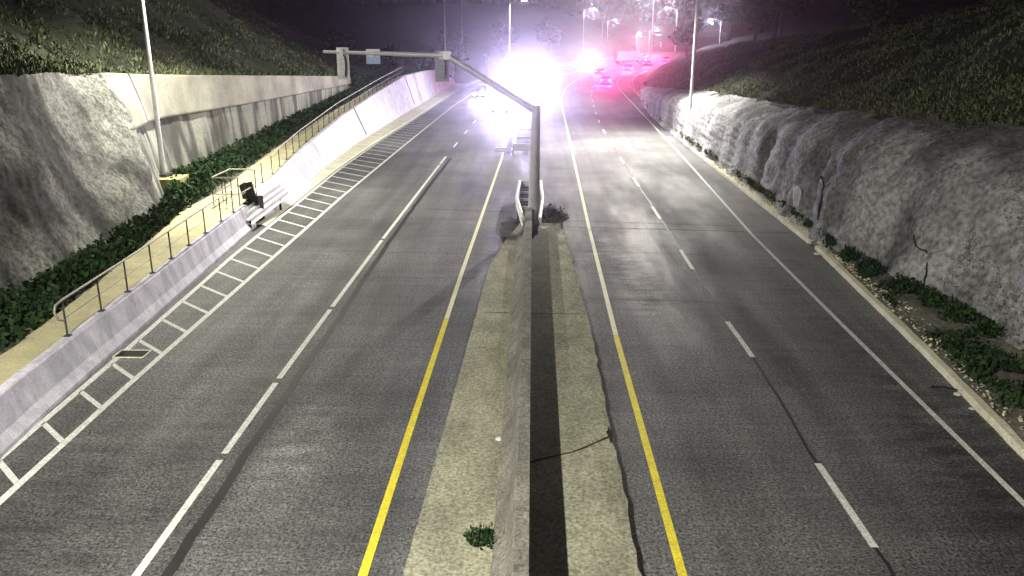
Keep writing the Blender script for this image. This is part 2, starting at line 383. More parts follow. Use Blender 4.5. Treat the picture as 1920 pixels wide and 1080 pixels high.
# ------------------------------------------------------------------ left barrier, walkway, railing
toeL = Tab([(-230, 1080), (0, 862), (90, 775), (197, 678), (283, 603), (400, 497), (483, 423), (545, 380), (600, 326), (669, 271), (778, 203), (838, 167), (858, 156)])
YB = G(480, 424).y
zt = lambda Y: float(np.interp(Y, [-40, 34, 40, 45, 55, 68, 85, 102, 118, 130, 140, 150], [1.02, 1.02, 1.25, 1.45, 1.8, 2.3, 3.1, 3.7, 3.6, 3.2, 2.0, .7]))
bt = lambda Y: float(np.interp(Y, [0, 38, 45, 68, 102, 150], [.42, .42, .7, 1.05, 1.2, .4]))
topX = lambda Y: toeL(Y)-bt(Y)
base = thing('concrete_barrier', 'pale violet grey concrete barrier with vertical joints beside the hatched shoulder', 'barrier', (toeL(20), 20, 0))
jy = [-14]+[G(*p).y for p in [(-60, 915), (92, 775), (197, 677), (280, 604), (348, 545), (408, 490), (450, 452)]]+[YB]
for a, b in zip(jy, jy[1:]):
    secs = []
    for Y in stations(a+.015, b-.015, .6):
        x = toeL(Y)
        secs.append([(x, Y, 0), (x-.01, Y, .10), (x-.17, Y, .34), (x-.36, Y, .99), (x-.39, Y, 1.02), (x-.62, Y, 1.02), (x-.62, Y, 0)])
    mb = MB(); mb.sweep(secs); mb.build('barrier_panel', M['pale_conc'], base)
# high wall beyond the barrier's end
base = thing('high_roadside_wall', 'pale stained concrete wall that rises beside the hatched shoulder below the signal', 'wall', (toeL(50), 50, 0))
jy = [YB+1.3, 55, G(686, 258).y, G(735, 232).y, G(778, 202).y, 128, 149]
for i, (a, b) in enumerate(zip(jy, jy[1:])):
    secs = []
    for Y in stations(a+.05, b-.05, .8):
        x = toeL(Y); h = zt(Y); t = bt(Y)
        secs.append([(x, Y, 0)]+[(x-t*k, Y, h*k) for k in (.33, .66, 1)]+[(x-t-.3, Y, h), (x-t-.3, Y, 0)])
    mb = MB(); mb.sweep(secs); mb.build('wall_panel', M['pale_conc'], base)
# concrete gutter strip between the wall and the line
rows = [[(toeL(Y), Y, .10), (out_line(Y)-.18-.1, Y, .06), (out_line(Y)-.18, Y, .0)] for Y in stations(YB, 150)]
mb = MB(); mb.sweep(rows, closed=False); tag(mb.build('gutter', M['kerb']), kind='structure')
# walkway on top
wk = Tab([(-160, 790), (0, 672), (60, 628), (120, 583), (200, 520), (270, 463), (322, 420), (350, 388), (385, 362)], .92)
def walk_out(Y):
    x0 = topX(Y)-.25
    return float(np.interp(Y, [0, 20, 30, 36, 42, 60, 100, 150], [x0-1.2, wk(20), wk(30), wk(36), x0-1.9, x0-1.5, x0-.7, x0-.5]))
def zw(Y): return zt(Y)-.10 if Y > 36 else zt(Y)-.08
rows = [[(topX(Y)-.18, Y, zw(Y)), (walk_out(Y)+.08*fr(Y, 2, 2, .9), Y, zw(Y)+.02), (walk_out(Y)-.1, Y, zw(Y)-.2)] for Y in stations(-10, 148, .5)]
tag(grid_obj('walkway', rows, M['path'], sm=False), kind='structure')

def railing(label, ys_, x_of, z_of, h, loop=False, cat='railing'):
    b = thing('handrail', label, cat, (x_of(ys_[0]), ys_[0], z_of(ys_[0])))
    P = lambda Y, k: Vector((x_of(Y), Y, z_of(Y)+h*k))
    top = [P(Y, 1) for Y in ys_]
    if loop:
        y = ys_[0]; p = P(y, 1)
        top = [P(y, .45)+Vector((0, -.05, 0)), P(y, .55)+Vector((0, -.28, 0)), P(y, .8)+Vector((0, -.42, 0)), P(y, .95)+Vector((0, -.33, 0)), p]+top[1:]
    MB().tube(top, .032, n=8).build('top_rail', M['rail'], b, sm=60)
    MB().tube([P(Y, .5) for Y in ys_], .014, n=6).build('middle_rail', M['rail'], b, sm=60)
    for Y in ys_:
        MB().tube([P(Y, -.02), P(Y, .99)], .027, n=7).build('post', M['post'], b, sm=60)
        MB().box(P(Y, .01), (.16, .16, .03)).build('foot_plate', M['post'], b)
    return b
px = [(125, 630), (187, 583), (237, 547), (283, 512), (322, 485), (357, 460), (387, 437), (415, 415), (441, 398), (462, 380)]
ysR = [G(a, b, 1.02).y for a, b in px]
railing('long pipe handrail with a looped near end on top of the pale violet barrier', ysR, lambda Y: topX(Y)-.12, lambda Y: 1.02, 1.0, loop=True)
ysR2 = []; y = 42.0
while y < 103: ysR2.append(y); y += 2.15
railing('far dark handrail climbing along the top of the high wall past the lamp pole', ysR2, lambda Y: topX(Y)-.35, lambda Y: zt(Y), 1.0)
# small railed enclosure on the walkway near the barrier's end
ye = ysR[-2]; b = thing('railed_cage', 'small square pipe cage on the walkway where the long handrail ends', 'railing', (topX(ye)-.9, ye, zw(ye)))
x1, x0 = topX(ye)-.15, topX(ye)-1.35; z0 = 1.3
cs = [(x0, ye+1.0), (x1, ye+1.0), (x1, ye+3.4), (x0, ye+3.4)]
for h in (1.1, .35):
    MB().tube([(x, y, z0+h) for x, y in cs+[cs[0]]], .03, n=7).build('cage_rail', M['rail'], b, sm=60)
for x, y in cs+[((x0+x1)/2, ye+1.0), (x0, ye+2.2)]:
    MB().tube([(x, y, z0-.2), (x, y, z0+1.1)], .026, n=7).build('post', M['post'], b, sm=60)
# black upright board standing for the shaded end face of the high wall
q = G(488, 400); b = thing('wall_end_shade', 'tall black board standing for the shaded wall end between the handrail and the leaning guardrail', 'panel', (toeL(YB+1.0)-.45, YB+1.0, 0))
bx = b.location
MB().box((bx.x-.1, YB+1.05, 1.0), (.62, .14, 1.75), ry=-.2).build('wall_end_shade_board', M['black'], b)
MB().box((bx.x+.1, YB+1.16, .62), (.75, .05, 1.2)).build('wall_end_shade_frame', M['post'], b)

def wbeam(P0, P1, h, sec_w=.31, folds=3, depth=.08):
    """corrugated guardrail beam from P0 to P1 with up vector h"""
    P0, P1 = Vector(P0), Vector(P1); t = (P1-P0).normalized(); up = Vector(h).normalized(); n = t.cross(up).normalized()
    K = folds*4+1; prof = [up*(sec_w*(k/(K-1)-.5))+n*(depth*.5*math.cos(2*math.pi*folds*k/(K-1))) for k in range(K)]
    back = [p-n*.012 for p in reversed(prof)]
    return [[P0+p for p in prof+back], [P1+p for p in prof+back]]
b = thing('leaning_guardrail', 'white corrugated guardrail beam leaning on the end of the violet barrier', 'guardrail', (toeL(YB), YB-.5, 0))
A = Vector((toeL(YB)-.18, YB-1.0, .55)); B = Vector((toeL(YB+5.4)+.02, YB+4.8, .85))
mb = MB(); mb.sweep(wbeam(A, B, (-.72, 0, .68), .80, 3, .10)); mb.build('corrugated_beam', M['white_metal'], b)
MB().box((A.x-.28, A.y+.05, .75), (.12, .12, .5)).build('end_bracket', M['black'], b)
MB().tube([(A.x+.18, A.y+.1, 0), (A.x+.18, A.y+.1, .45)], .06).build('post', M['black'], b)
MB().tube([(B.x+.1, B.y-1.4, 0), (B.x+.1, B.y-1.4, .6)], .06).build('post', M['black'], b)

# guardrail terminals on the high wall
for (u, v), lab in [((686, 252), 'short white guardrail end at the first dark joint of the high wall'), ((778, 198), 'small white guardrail end at the farther joint of the high wall'), ((848, 148), 'white marker block at the low far tip of the high wall')]:
    p = G(u, v); b = thing('guardrail_end', lab, 'guardrail', (p.x, p.y, 0), group='guardrail ends along the high wall')
    k = 1.0 if u < 840 else 1.6
    for j in range(3):
        MB().box((p.x-.1+.1*j, p.y, .25*k+.25*j*k), (.55, 1.2, .12*k), rz=-.25).build('rail_plate', M['white_metal'], b)
    MB().box((p.x-.15, p.y+.2, .4*k), (.12, .12, .8*k)).build('post', M['galv'], b)
    d = b.location
for jyv in (G(686, 258).y, G(778, 202).y):
    secs = [[(toeL(jyv)-bt(jyv)*k+.02, jyv-.16, zt(jyv)*k), (toeL(jyv)-bt(jyv)*k+.02, jyv+.16, zt(jyv)*k)] for k in (.1, .5, 1)]
    # dark open joint: a recessed strip of rubber
    mb = MB(); mb.sweep([[a, b_, Vector(b_)+Vector((-.1, 0, 0)), Vector(a)+Vector((-.1, 0, 0))] for a, b_ in secs])
    tag(mb.build('joint_seal', M['black']), 'black vertical rubber seal in the %s joint of the high wall' % ('nearer' if jyv < 85 else 'farther'), 'seal')

# ------------------------------------------------------------------ drain grate in the hatching
p = G(248, 664); b = thing('drain_grate', 'rectangular drain grate set in the hatched shoulder', 'drain', (p.x, p.y, 0))
mb = MB(); W_, D_ = .85, .55
for s_ in (-1, 1):
    mb.box((p.x, p.y+s_*D_/2, .012), (W_, .05, .02)); mb.box((p.x+s_*W_/2, p.y, .012), (.05, D_-.05, .02))
mb.build('grate_frame', M['kerb'], b)
mb = MB()
for k in range(9): mb.box((p.x-W_/2+.09+k*.084, p.y, .011), (.03, D_-.06, .012))
mb.build('grate_bars', M['seam'], b)
MB().box((p.x, p.y, .006), (W_-.06, D_-.06, .004)).build('pit', M['black'], b)

# ------------------------------------------------------------------ left retaining wall, hill, planting
pairs = [((-330, 800, .9), (-420, 165, 7.5)), ((-150, 670, .9), (-230, 157, 7.3)), ((0, 575, .9), (-70, 150, 7.2)), ((100, 530, .95), (30, 143, 7.16)), ((200, 465, 1.0), (119, 141, 6.96)),
         ((300, 400, 1.2), (205, 141, 6.8)), ((322, 338, 1.35), (272, 141, 6.6)), ((442, 282, 1.7), (405, 142, 6.2)), ((560, 222, 2.3), (555, 142, 5.5)), ((655, 175, 3.0), (655, 143, 4.6))]
toe = [G(*a) for a, _ in pairs]; top = [G(*b_) for _, b_ in pairs]
def along(P, u):
    u = max(0, min(len(P)-1-1e-6, u)); i = int(u); f = u-i
    p0, p1, p2, p3 = P[max(0, i-1)], P[i], P[i+1], P[min(len(P)-1, i+2)]
    return .5*((2*p1)+(p2-p0)*f+(2*p0-5*p1+4*p2-p3)*f*f+(3*p1-p0-3*p2+p3)*f**3)
def face(name, u0, u1, k0, k1, m, parent, amp, out=0.0, nu=140, nv=34, side=1, cap=0.0, rib=0.0, ramp=None):
    rows = []
    for i in range(nu+1):
        u = u0+(u1-u0)*i/nu; A, B = along(toe, u), along(top, u); t = (along(toe, u+.05)-along(toe, u-.05)).normalized()
        n = t.cross(B-A).normalized(); n = n if n.x*side > 0 else -n
        r = []
        for j in range(nv+1):
            k = k0+(k1-k0)*j/nv; p = A.lerp(B, k)
            d = (out if ramp is None else out*min(1, (u-ramp[0])/(ramp[1]-ramp[0])*1.0)-.0)+amp*(fr(p.x, p.y, p.z, .35)*.9+fr(p.x, p.y*1.3, p.z*.8, 1.4)*.35)
            if rib: d += rib*mn.noise(Vector((p.x*.1, p.y*.75, p.z*.12)))
            r.append(p+n*d)
        rows.append(r)
        if cap: r.append(r[-1]-n*cap); r.insert(0, r[0]-n*cap)
    return grid_obj(name, rows, m, parent)
b = thing('retaining_wall', 'tall concrete retaining wall on the left with smooth upper band and streaked lower band', 'wall', toe[4])
face('upper_face', 3.7, 9, .58, 1.0, M['upper_wall'], b, .06, .26, cap=.4, nv=14, ramp=(3.7, 5.4))
face('lower_face', 4.9, 9, -.1, .6, M['lower_wall'], b, .06, .0, nv=16, rib=.12)
face('rough_face', 0, 5.06, -.1, 1.0, M['shot_left'], b, .20, .16, nu=200, nv=50, cap=.4)

def hillz(Y, d): # left hill, height over the wall top at outward distance d
    return float(np.interp(d, [0, 1.5, 25, 45, 90], [0, .25, 15, 22, 24]))*float(np.interp(Y, [0, 70, 110, 160, 220, 400], [1, 1, .75, .35, .45, .9]))
topY = [p.y for p in top]; topXs = [p.x for p in top]; topZ = [p.z for p in top]
def lh(Y):      # start of the left hill
    if Y <= topY[-1]: return float(np.interp(Y, topY, topXs)), float(np.interp(Y, topY, topZ))
    return float(np.interp(Y, [topY[-1], 100, 150, 200, 300, 400], [topXs[-1], -17.5, out_line(150)-6, out_line(200)-7, out_line(300)-8, out_line(400)-8])), float(np.interp(Y, [topY[-1], topY[-1]+4, 100, 150, 400], [4.6, 3.4, 3.6, .9, 0]))
DL = [0, .4, .9, 1.5, 2.5, 4, 6, 8, 10.5, 13, 16, 20, 25, 31, 38, 48, 65, 90]
def lpt(Y, d, lift=0):
    x, z = lh(Y); a = min(1, d/3)
    return Vector((x-d, Y, z+hillz(Y, d)+a*(.9*fr(x-d, Y, 0, .18)+.3*fr(x-d, Y, 5, .7))+lift-(.05 if d == 0 else 0)))
YS = stations(2, 400, .8)
tag(grid_obj('hill', [[lpt(Y, d) for d in DL] for Y in YS], M['hillsoil']), kind='structure')
# verge between the walkway and the wall's foot
def foot(Y):
    ty = [p.y for p in toe]
    if Y > ty[-1]: x, z = lh(Y); return x, z
    return float(np.interp(Y, ty, [p.x for p in toe])), float(np.interp(Y, ty, [p.z for p in toe]))
rows = []
for Y in stations(2, 150, .6):
    x1, z1 = foot(Y); x0 = walk_out(Y); x1 = min(x1-.5, x0-.3) if Y < 84 else x1-.3
    rows.append([(x0+(x1-x0)*k/6+(.0 if k in (0, 6) else .1*fr(Y, k, 1)), Y, zw(Y)-.03+(z1-zw(Y)+.03)*k/6+.10*fr(Y, k, 3, .6)*(k > 0)) for k in range(7)])
tag(grid_obj('verge', rows, M['soil']), kind='structure')

def scatter(n, ysamp, fn, dens=None, ns=.35, th=0.0):
    out = []
    while len(out) < n:
        Y = ysamp(); p = fn(Y)
        if p is None: continue
        if dens is not None and mn.noise(Vector((p[0]*ns, p[1]*ns, 3.3))) < th+random.uniform(-.35, .35)*dens: continue
        out.append(p)
    return np.array(out)
# hill vegetation, left
def fL(Y):
    d = random.random()**1.6*34; p = lpt(Y, d); return (p.x, p.y, p.z-.02)
def ynear(a, b): return lambda: a+(b-a)*random.random()**1.5
P = scatter(95000, ynear(18, 130), fL, .5, .22, -.22)
tag(leaves('hill_grass', P, .27, M['grass'], .9, .28), kind='stuff')
P = scatter(9000, ynear(20, 60), lambda Y: (lambda p: (p.x, p.y, p.z-.02))(lpt(Y, random.random()**1.5*7)), 1, .25, .0)
tag(leaves('dry_grass', P, .26, M['drygrass'], 1.0, .22), kind='stuff')
def fV(Y):
    x1, z1 = foot(Y); x0 = walk_out(Y)-.05; k = random.random()**.75
    if mn.noise(Vector((Y*.5, k*3, 0))) > .55-.9*k+.25: pass
    h = .55*random.random()*(.3+.7*k)
    return (x0+(x1+.15-x0)*k, Y, zw(Y)+(z1-zw(Y))*k+h)
P = scatter(26000, lambda: 14+72*random.random()**1.3, fV, .7, .9, -.3)
tag(leaves('ivy', P, .20, M['ivy'], .5, .75), kind='stuff')
def fV2(Y):
    x, z = lh(Y); x0 = walk_out(Y); k = random.random()
    return (x0+(x-x0)*k, Y, zw(Y)+(z-zw(Y))*k+random.random()*.7)
P = scatter(14000, lambda: 82+70*random.random(), fV2)
tag(leaves('far_ivy', P, .35, M['ivy'], .5, .6), kind='stuff')

# ------------------------------------------------------------------ right kerb, verge, wall, hill
def kerb(name, y0, y1, w_, label=None):
    secs = []
    for Y in stations(y0, y1, .5):
        x = kerb_r(Y)+.02*fr(Y, 4, 4, 1.1); ww = w_*math.sqrt(1+(kerb_r(Y+.5)-kerb_r(Y-.5))**2)+.03*fr(Y, 8, 1, .7)
        secs.append([(x, Y, 0), (x+.02, Y, .13), (x+.05, Y, .155), (x+ww, Y, .16), (x+ww, Y, 0)])
    mb = MB(); mb.sweep(secs); return tag(mb.build(name, M['kerb']), kind='structure')
yk = G(1522, 463).y
kerb('kerb', -14, yk-.35, .24)
kerb('kerb', yk+.55, 200, .50)
pr = [((2350, 960, .3), (2500, 370, 6.2)), ((2080, 775, .3), (2240, 315, 5.9)), ((1920, 668, .3), (2045, 262, 5.6)), ((1800, 592, .3), (1919, 240, 5.65)), ((1650, 514, .3), (1752, 225, 5.44)), ((1560, 467, .3), (1663, 216, 5.35)), ((1480, 402, .3), (1549, 205, 5.0)),
      ((1380, 332, .3), (1434, 190, 4.5)), ((1290, 269, .3), (1326, 172, 4.1)), ((1230, 223, .3), (1250, 165, 3.2)), ((1206, 196, .25), (1215, 163, 2.25)), ((1197, 173, .2), (1203, 158, 1.35)), ((1199, 155, .1), (1204, 148, .6))]
toe = [G(*a) for a, _ in pr]; top = [G(*b_) for _, b_ in pr]
b = thing('rock_wall', 'rough grey sprayed concrete rock wall along the right shoulder', 'wall', toe[4])
def rface():
    rows = []
    nu, nv = 330, 60
    for i in range(nu+1):
        u = (len(toe)-1)*i/nu; A, B = along(toe, u), along(top, u); t = (along(toe, u+.05)-along(toe, u-.05)).normalized()
        n = t.cross(B-A).normalized(); n = n if n.x < 0 else -n
        r = []
        for j in range(nv+1):
            k = -.06+1.06*j/nv; p = A.lerp(B, k); s_ = min(1, (B-A).length/3.5)
            # bulging belly, rounded shoulder, ribs and clefts that run down the face
            rdg = 1-2*abs(mn.noise(Vector((p.x*.5, p.y*.42, p.z*.30)))); rdg2 = 1-2*abs(mn.noise(Vector((p.x*1.3+9, p.y*1.5, p.z*1.1))))
            d = s_*(.13*rdg+.06*rdg2+.62*math.sin(math.pi*max(0, min(1, k))**1.5)-.22+.34*(1 if p.y < 45 else .55)*fr(p.x, p.y, p.z, .22)+.07*fr(p.x, p.y, p.z, .9)+.07*fr(p.x, p.y, p.z, 3.2))
            rib = mn.noise(Vector((p.y*.55+p.z*.12, 2.2, p.z*.09))); d += s_*(.16 if p.y < 50 else .10)*rib-(s_*.10 if -.03 < rib < .02 and p.y < 60 else 0)*(1-k*.8)
            # a deep cleft
            cy = 37.6+.18*p.z
            d -= s_*.55*math.exp(-((p.y-cy)/.30)**2)*1.4*(1 if p.z < 2.9 else max(0, 1-(p.z-2.9)/.5))
            for cy, cw, cd_, ch in ((31.5, .22, .3, 4.5), (33.8, .18, .35, 2.0), (41.0, .16, .35, 2.2), (46.5, .3, .4, 3.5), (54, .3, .3, 3.0), (26.5, .25, .3, 3.2)):
                d -= s_*cd_*math.exp(-((p.y-cy-.22*p.z-.3*mn.noise(Vector((p.z*.9, cy, 0))))/cw)**2)*max(0, min(1, (ch-p.z)*1.5))
            q = p+n*d
            if k > .62: q = q+Vector((.9*((k-.62)/.38)**2, 0, -.05*((k-.62)/.38)**2))*s_
            r.append(q)
        rows.append(r)
    return rows
RF = rface()
grid_obj('sprayed_face', RF, M['shot'], b)
# dark buttress recess on the face farther along
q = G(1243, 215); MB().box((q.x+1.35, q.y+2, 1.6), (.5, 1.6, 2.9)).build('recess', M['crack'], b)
RP = np.array([tuple(p) for r_ in RF for p in r_]); CAMP = np.array((0, 0, CAMZ))
def on_wall(u, v):      # the surveyed point of the face
    d = np.array(ray(u, v)); d /= np.linalg.norm(d); q = RP-CAMP; t = q@d; e_ = np.linalg.norm(q-np.outer(t, d), axis=1)
    return Vector(RP[int(np.argmin(e_+t*.004))])
c = on_wall(1500, 368)
MB().sweep([[(c.x-.16+.30*math.cos(ph)*-1*.5, c.y+.50*math.cos(a_)*math.sin(ph)*(1+.2*math.sin(3*a_)), c.z+.62*math.sin(a_)*math.sin(ph)*(1+.15*math.cos(2*a_))) for a_ in [2*math.pi*k/20 for k in range(20)]] for ph in (1.55, 1.3, 1.0, .7, .35, .05)]).build('pale_boulder', M['pale_rock'], b, sm=60)
for pts, r_ in (([(1528, 328), (1540, 330), (1549, 334)], .07), ([(1541, 331), (1545, 348), (1543, 366), (1538, 392), (1534, 410)], .13), ([(1716, 440), (1722, 462), (1738, 470), (1742, 500), (1733, 530)], .06), ([(1350, 200), (1338, 214), (1328, 230)], .06)):
    P3 = [on_wall(*q)+Vector((-.02, 0, 0)) for q in pts]; Q = []
    for a_, c_ in zip(P3, P3[1:]):
        for k in range(4): Q.append(a_.lerp(c_, k/4)+Vector((0, random.uniform(-.06, .06), random.uniform(-.03, .03))))
    Q.append(P3[-1]); n_ = len(Q)
    mb = MB(); mb.sweep([[q+Vector((-.03*math.cos(t), r_*(.3+.9*math.sin(math.pi*min(1, (i+.5)/n_)))*math.sin(t), .02*math.sin(t))) for t in [2*math.pi*k/6 for k in range(6)]] for i, q in enumerate(Q)])
    mb.build('cleft', M['crack'], b)

topYr = [p.y for p in top]; rX = [p.x for p in top]; rZ = [p.z for p in top]
def rh(Y):
    if Y <= topYr[-1]: return float(np.interp(Y, topYr, rX))+.95, float(np.interp(Y, topYr, rZ))-.12
    return kerb_r(Y)+3.0, .4
crest = lambda Y: float(np.interp(Y, [0, 34, 45, 60, 90, 130, 200, 400], [13, 12, 9, 7.3, 6.6, 7.5, 10, 20]))
def hz(Y, d):
    c_ = crest(Y); s_ = .58 if Y < 140 else .5
    return c_*(1-math.exp(-d*s_/c_*1.25))
def rpt(Y, d, lift=0):
    x, z = rh(Y); a = min(1, d/2.5)
    return Vector((x+d, Y, z+hz(Y, d)+a*(.7*fr(x+d, Y, 0, .2)+.3*fr(x+d, Y, 5, .7))+lift))
DR = [-.3, 0, .5, 1.2, 2, 3, 4.5, 6, 8, 10, 12.5, 15, 18, 22, 28, 36, 48, 70, 110]
tag(grid_obj('hill', [[rpt(Y, d) if d > 0 else rpt(Y, 0)+Vector((d, 0, d*.5)) for d in DR] for Y in stations(2, 400, .8)], M['hillsoil']), kind='structure')
rows = []
ty = [p.y for p in toe]; tx = [p.x for p in toe]
ft = lambda Y: float(np.interp(Y, ty, tx)) if Y < ty[-1] else kerb_r(Y)+3
for Y in stations(2, 200, .5):
    x0 = kerb_r(Y)+(.2 if Y < yk else .4); x1 = ft(Y)+.6
    if Y > 165: x1 = kerb_r(Y)+3.2
    rows.append([(x0+(x1-x0)*k/7, Y, (.10 if k == 0 else .13+.035*k+.07*fr(Y, k*.6, 2, .9))) for k in range(8)])
tag(grid_obj('verge', rows, M['soil']), kind='structure')
# green: hill cover, verge weeds, growth creeping over the wall
def fR(Y): p = rpt(Y, random.random()**1.5*26); return (p.x, p.y, p.z-.02)
P = scatter(95000, lambda: 17+115*random.random()**1.7, fR, .5, .22, -.22)
tag(leaves('hill_grass', P, .24, M['grass'], .9, .28), kind='stuff')
P = scatter(9000, lambda: 20+45*random.random(), lambda Y: (lambda p: (p.x, p.y, p.z-.02))(rpt(Y, random.random()**1.5*5)), 1, .3, -.05)
tag(leaves('dry_grass', P, .22, M['drygrass'], 1.0, .22), kind='stuff')
def fW(Y):
    x1 = ft(Y)+.1; x0 = kerb_r(Y)+(.45 if Y < yk else .75); k = 1-random.random()**1.6*(1.0 if Y < yk else .9)
    return (x0+(x1-x0)*k, Y, .16+.2*k+.28*random.random()*k)
P = scatter(11000, lambda: 12+36*random.random()**1.1, fW, .6, 1.1, .0)
tag(leaves('verge_weeds', P, .15, M['ivy'], .6, .6), kind='stuff')
P = scatter(5000, lambda: 40+80*random.random(), fW, .6, .8, .05)
tag(leaves('far_verge_weeds', P, .22, M['grass'], .6, .5), kind='stuff')
flat = [(p, j/60) for r in RF for j, p in enumerate(r) if p.y < 75]
P = []
while len(P) < 15000:
    p, k = random.choice(flat)
    if random.random() > (k*.9 if p.y > 27 else .55+.45*k): continue
    if mn.noise(Vector((p.x*.3, p.y*.35, p.z*.6))) < .12-(.35 if p.y < 27 else 0)+random.uniform(-.25, .25)-.25*(k > .85): continue
    P.append((p.x+random.uniform(-.08, .02), p.y+random.uniform(-.2, .2), p.z+random.uniform(-.1, .1)))
tag(leaves('wall_growth', P, .10, M['drygrass'], .5, .25), kind='stuff')
P = []
while len(P) < 2600:
    Y = 13+45*random.random(); x0 = kerb_r(Y)+(.28 if Y < yk else .55); x1 = ft(Y)-.2; P.append((x0+(x1-x0)*random.random()**1.6, Y, .17+.06*random.random()))
tag(leaves('fallen_leaves', P, .09, M['kerb'], .15, .7), kind='stuff')
# scraps and a stick along the kerb
for (u, v, s_), lab in [((1795, 741, .11), 'crumpled white paper scrap by the kerb at the end of a dark stick'), ((1822, 768, .07), 'small round white scrap in the gutter'), ((1532, 478, .16), 'pale stone chunk lying in the break of the kerb'),
                        ((937, 825, .10), 'small white scrap on the left side of the median apron'), ((1812, 672, .14), 'pale scrap among the verge weeds')]:
    p = G(u, v, .15 if u < 1000 or v == 672 else 0); mb = MB()
    n = 9; mb.sweep([[(p.x+s_*math.cos(2*math.pi*k/n)*rr*(.7+.5*random.random()), p.y+s_*math.sin(2*math.pi*k/n)*rr*(.7+.5*random.random()), p.z+h*s_+.012) for k in range(n)] for rr, h in ((.7, 0), (1, .12), (.8, .35), (.3, .5))])
    tag(mb.build('litter', M['litter']), lab, 'litter')
mb = MB(); a, b_ = G(1745, 727), G(1795, 733)
mb.tube([(a.x, a.y, .03), ((a.x+b_.x)/2, a.y-.03, .05), (b_.x, b_.y, .03)], .03, .02, 7)
tag(mb.build('stick', M['wood']), 'dark wet stick lying across the right shoulder towards the kerb', 'stick')

# ------------------------------------------------------------------ street lamps
def add_light(name, kind, loc, power, color, parent=None, size=.15, spot=None, aim=None, blend=.6):
    l = bpy.data.lights.new(name, kind); l.energy = power; l.color = color; l.shadow_soft_size = size
    o = bpy.data.objects.new(name, l); col.objects.link(o); o.location = loc
    if kind == 'SPOT': l.spot_size = spot; l.spot_blend = blend
    if aim is not None: o.rotation_euler = Vector(aim).to_track_quat('-Z', 'Y').to_euler()
    if parent is not None: o.parent = parent; o.location = Vector(loc)-Vector(parent['_base'])
    return o
WARM = (1.0, .94, .80); COOL = (.86, .82, 1.0)
def street_lamp(label, x, y, z0, h, arm, power=0, color=WARM, lit=True, lens='lens', r=.10, name='street_lamp', armx=None, glow=0, group='street lamps along the highway', aim=(0, 0, -1), cone=165):
    b = thing(name, label, 'lamp post' if name == 'street_lamp' else 'pole', (x, y, z0), group=group)
    MB().tube([(x, y, z0), (x, y, z0+h*.5), (x, y, z0+h)], r, r*.55, 12).build('pole', M['galv'], b, sm=60)
    MB().box((x, y, z0+.04), (r*4, r*4, .08)).build('base_plate', M['galv'], b)
    if not lit and arm == 0: return b
    ax = 1 if arm > 0 else -1; L = abs(arm)
    MB().tube([(x, y, z0+h-.3), (x+ax*L*.5, y, z0+h+.15), (x+ax*L, y, z0+h+.25)], r*.5, r*.35, 8).build('arm', M['galv'], b, sm=60)
    c = Vector((x+ax*(L+.3), y, z0+h+.22))
    hd = MB(); hd.sweep([[(c.x+dx*.9, c.y+.17*math.cos(t)*s_, c.z+.09*math.sin(t)*s_) for t in [2*math.pi*k/10 for k in range(10)]] for dx, s_ in ((-.42, .5), (-.2, .95), (.2, 1), (.42, .45))])
    hd.build('lamp_head', M['galv'], b, sm=50)
    if lit:
        lz = MB(); lz.sweep([[(c.x+.33*math.cos(t)*s_, c.y+.15*math.sin(t)*s_, c.z-.08-dz) for t in [2*math.pi*k/12 for k in range(12)]] for dz, s_ in ((0, 1), (.05, .85), (.09, .4))])
        lz.build('lens', M[lens], b)
        if power: add_light('lamp_light', 'SPOT', c+Vector((0, 0, -.2)), power, color, b, .2, R(cone), aim)
        if glow: add_light('lamp_glow', 'POINT', c+Vector((0, 0, -.3)), glow, color, b, .25)
    return b
LP = 17000
pA = G(310, 352, 1.3)
street_lamp('tall grey lamp pole on the yellow block beside the left retaining wall', pA.x, pA.y, 1.9, 11.6, 3.0, LP*1.1, (1, .97, .82), r=.13, cone=150)
pB = G(1291, 262, .25)
street_lamp('tall dark lamp pole on the right verge in front of the rock wall', pB.x, pB.y, .2, 13.5, -3.0, LP*3.6, (1, .97, .86), r=.14, aim=(-.6, -.2, -1), cone=152)
street_lamp('lamp pole beside the tunnel mouth left of the camera', -12.6, 3.0, 1.0, 12.0, 3.0, LP*1.9, (1, .97, .84), r=.13, aim=(.6, .8, -.8), cone=118)
street_lamp('lamp pole rising out of the headlight glare over the median', G(957, 190).x, 108, .0, 12.3, 1.5, LP*1.3, COOL, r=.12)
def far(u_pole, u_lamp, v_lamp, Y, label, z0=0, power=LP*.5, color=COOL, lens='lens', glow=0, r=.13, tall=0):
    a = V(u_pole, v_lamp, Y); c = V(u_lamp, v_lamp, Y)
    return street_lamp(label, a.x, Y, z0, a.z-z0-.1+tall, (c.x-a.x) if abs(c.x-a.x) > .8 else (.8 if c.x >= a.x else -.8), power, color, True, lens, r, glow=glow)
GL = 6500
far(1095, 1112, 17, 290, 'lit lamp at the left of the far cluster on its own bare pole', glow=GL*1.3, r=.2)
far(1140, 1153, 38, 380, 'lit far lamp just right of the thin unlit pole', glow=GL, r=.22)
far(1194, 1197, 63, 330, 'low lit lamp right above the far trucks', glow=GL, r=.22)
far(1218, 1230, 57, 340, 'lit lamp just right of the tall bright pole over the far trucks', glow=GL, r=.22)
far(1226, 1207, -4, 240, 'tallest bright pole of the far cluster with its lamp at the top edge', glow=GL, r=.2)
far(1270, 1252, 16, 200, 'lit lamp whose pole stands on the right hillside behind the bend', z0=4.5, glow=GL*1.0, r=.11)
far(1352, 1335, 37, 190, 'violet white lamp shining through the dark trees on the right hill', z0=5, color=(.8, .76, 1), lens='lens_violet', glow=GL*.8, r=.11)
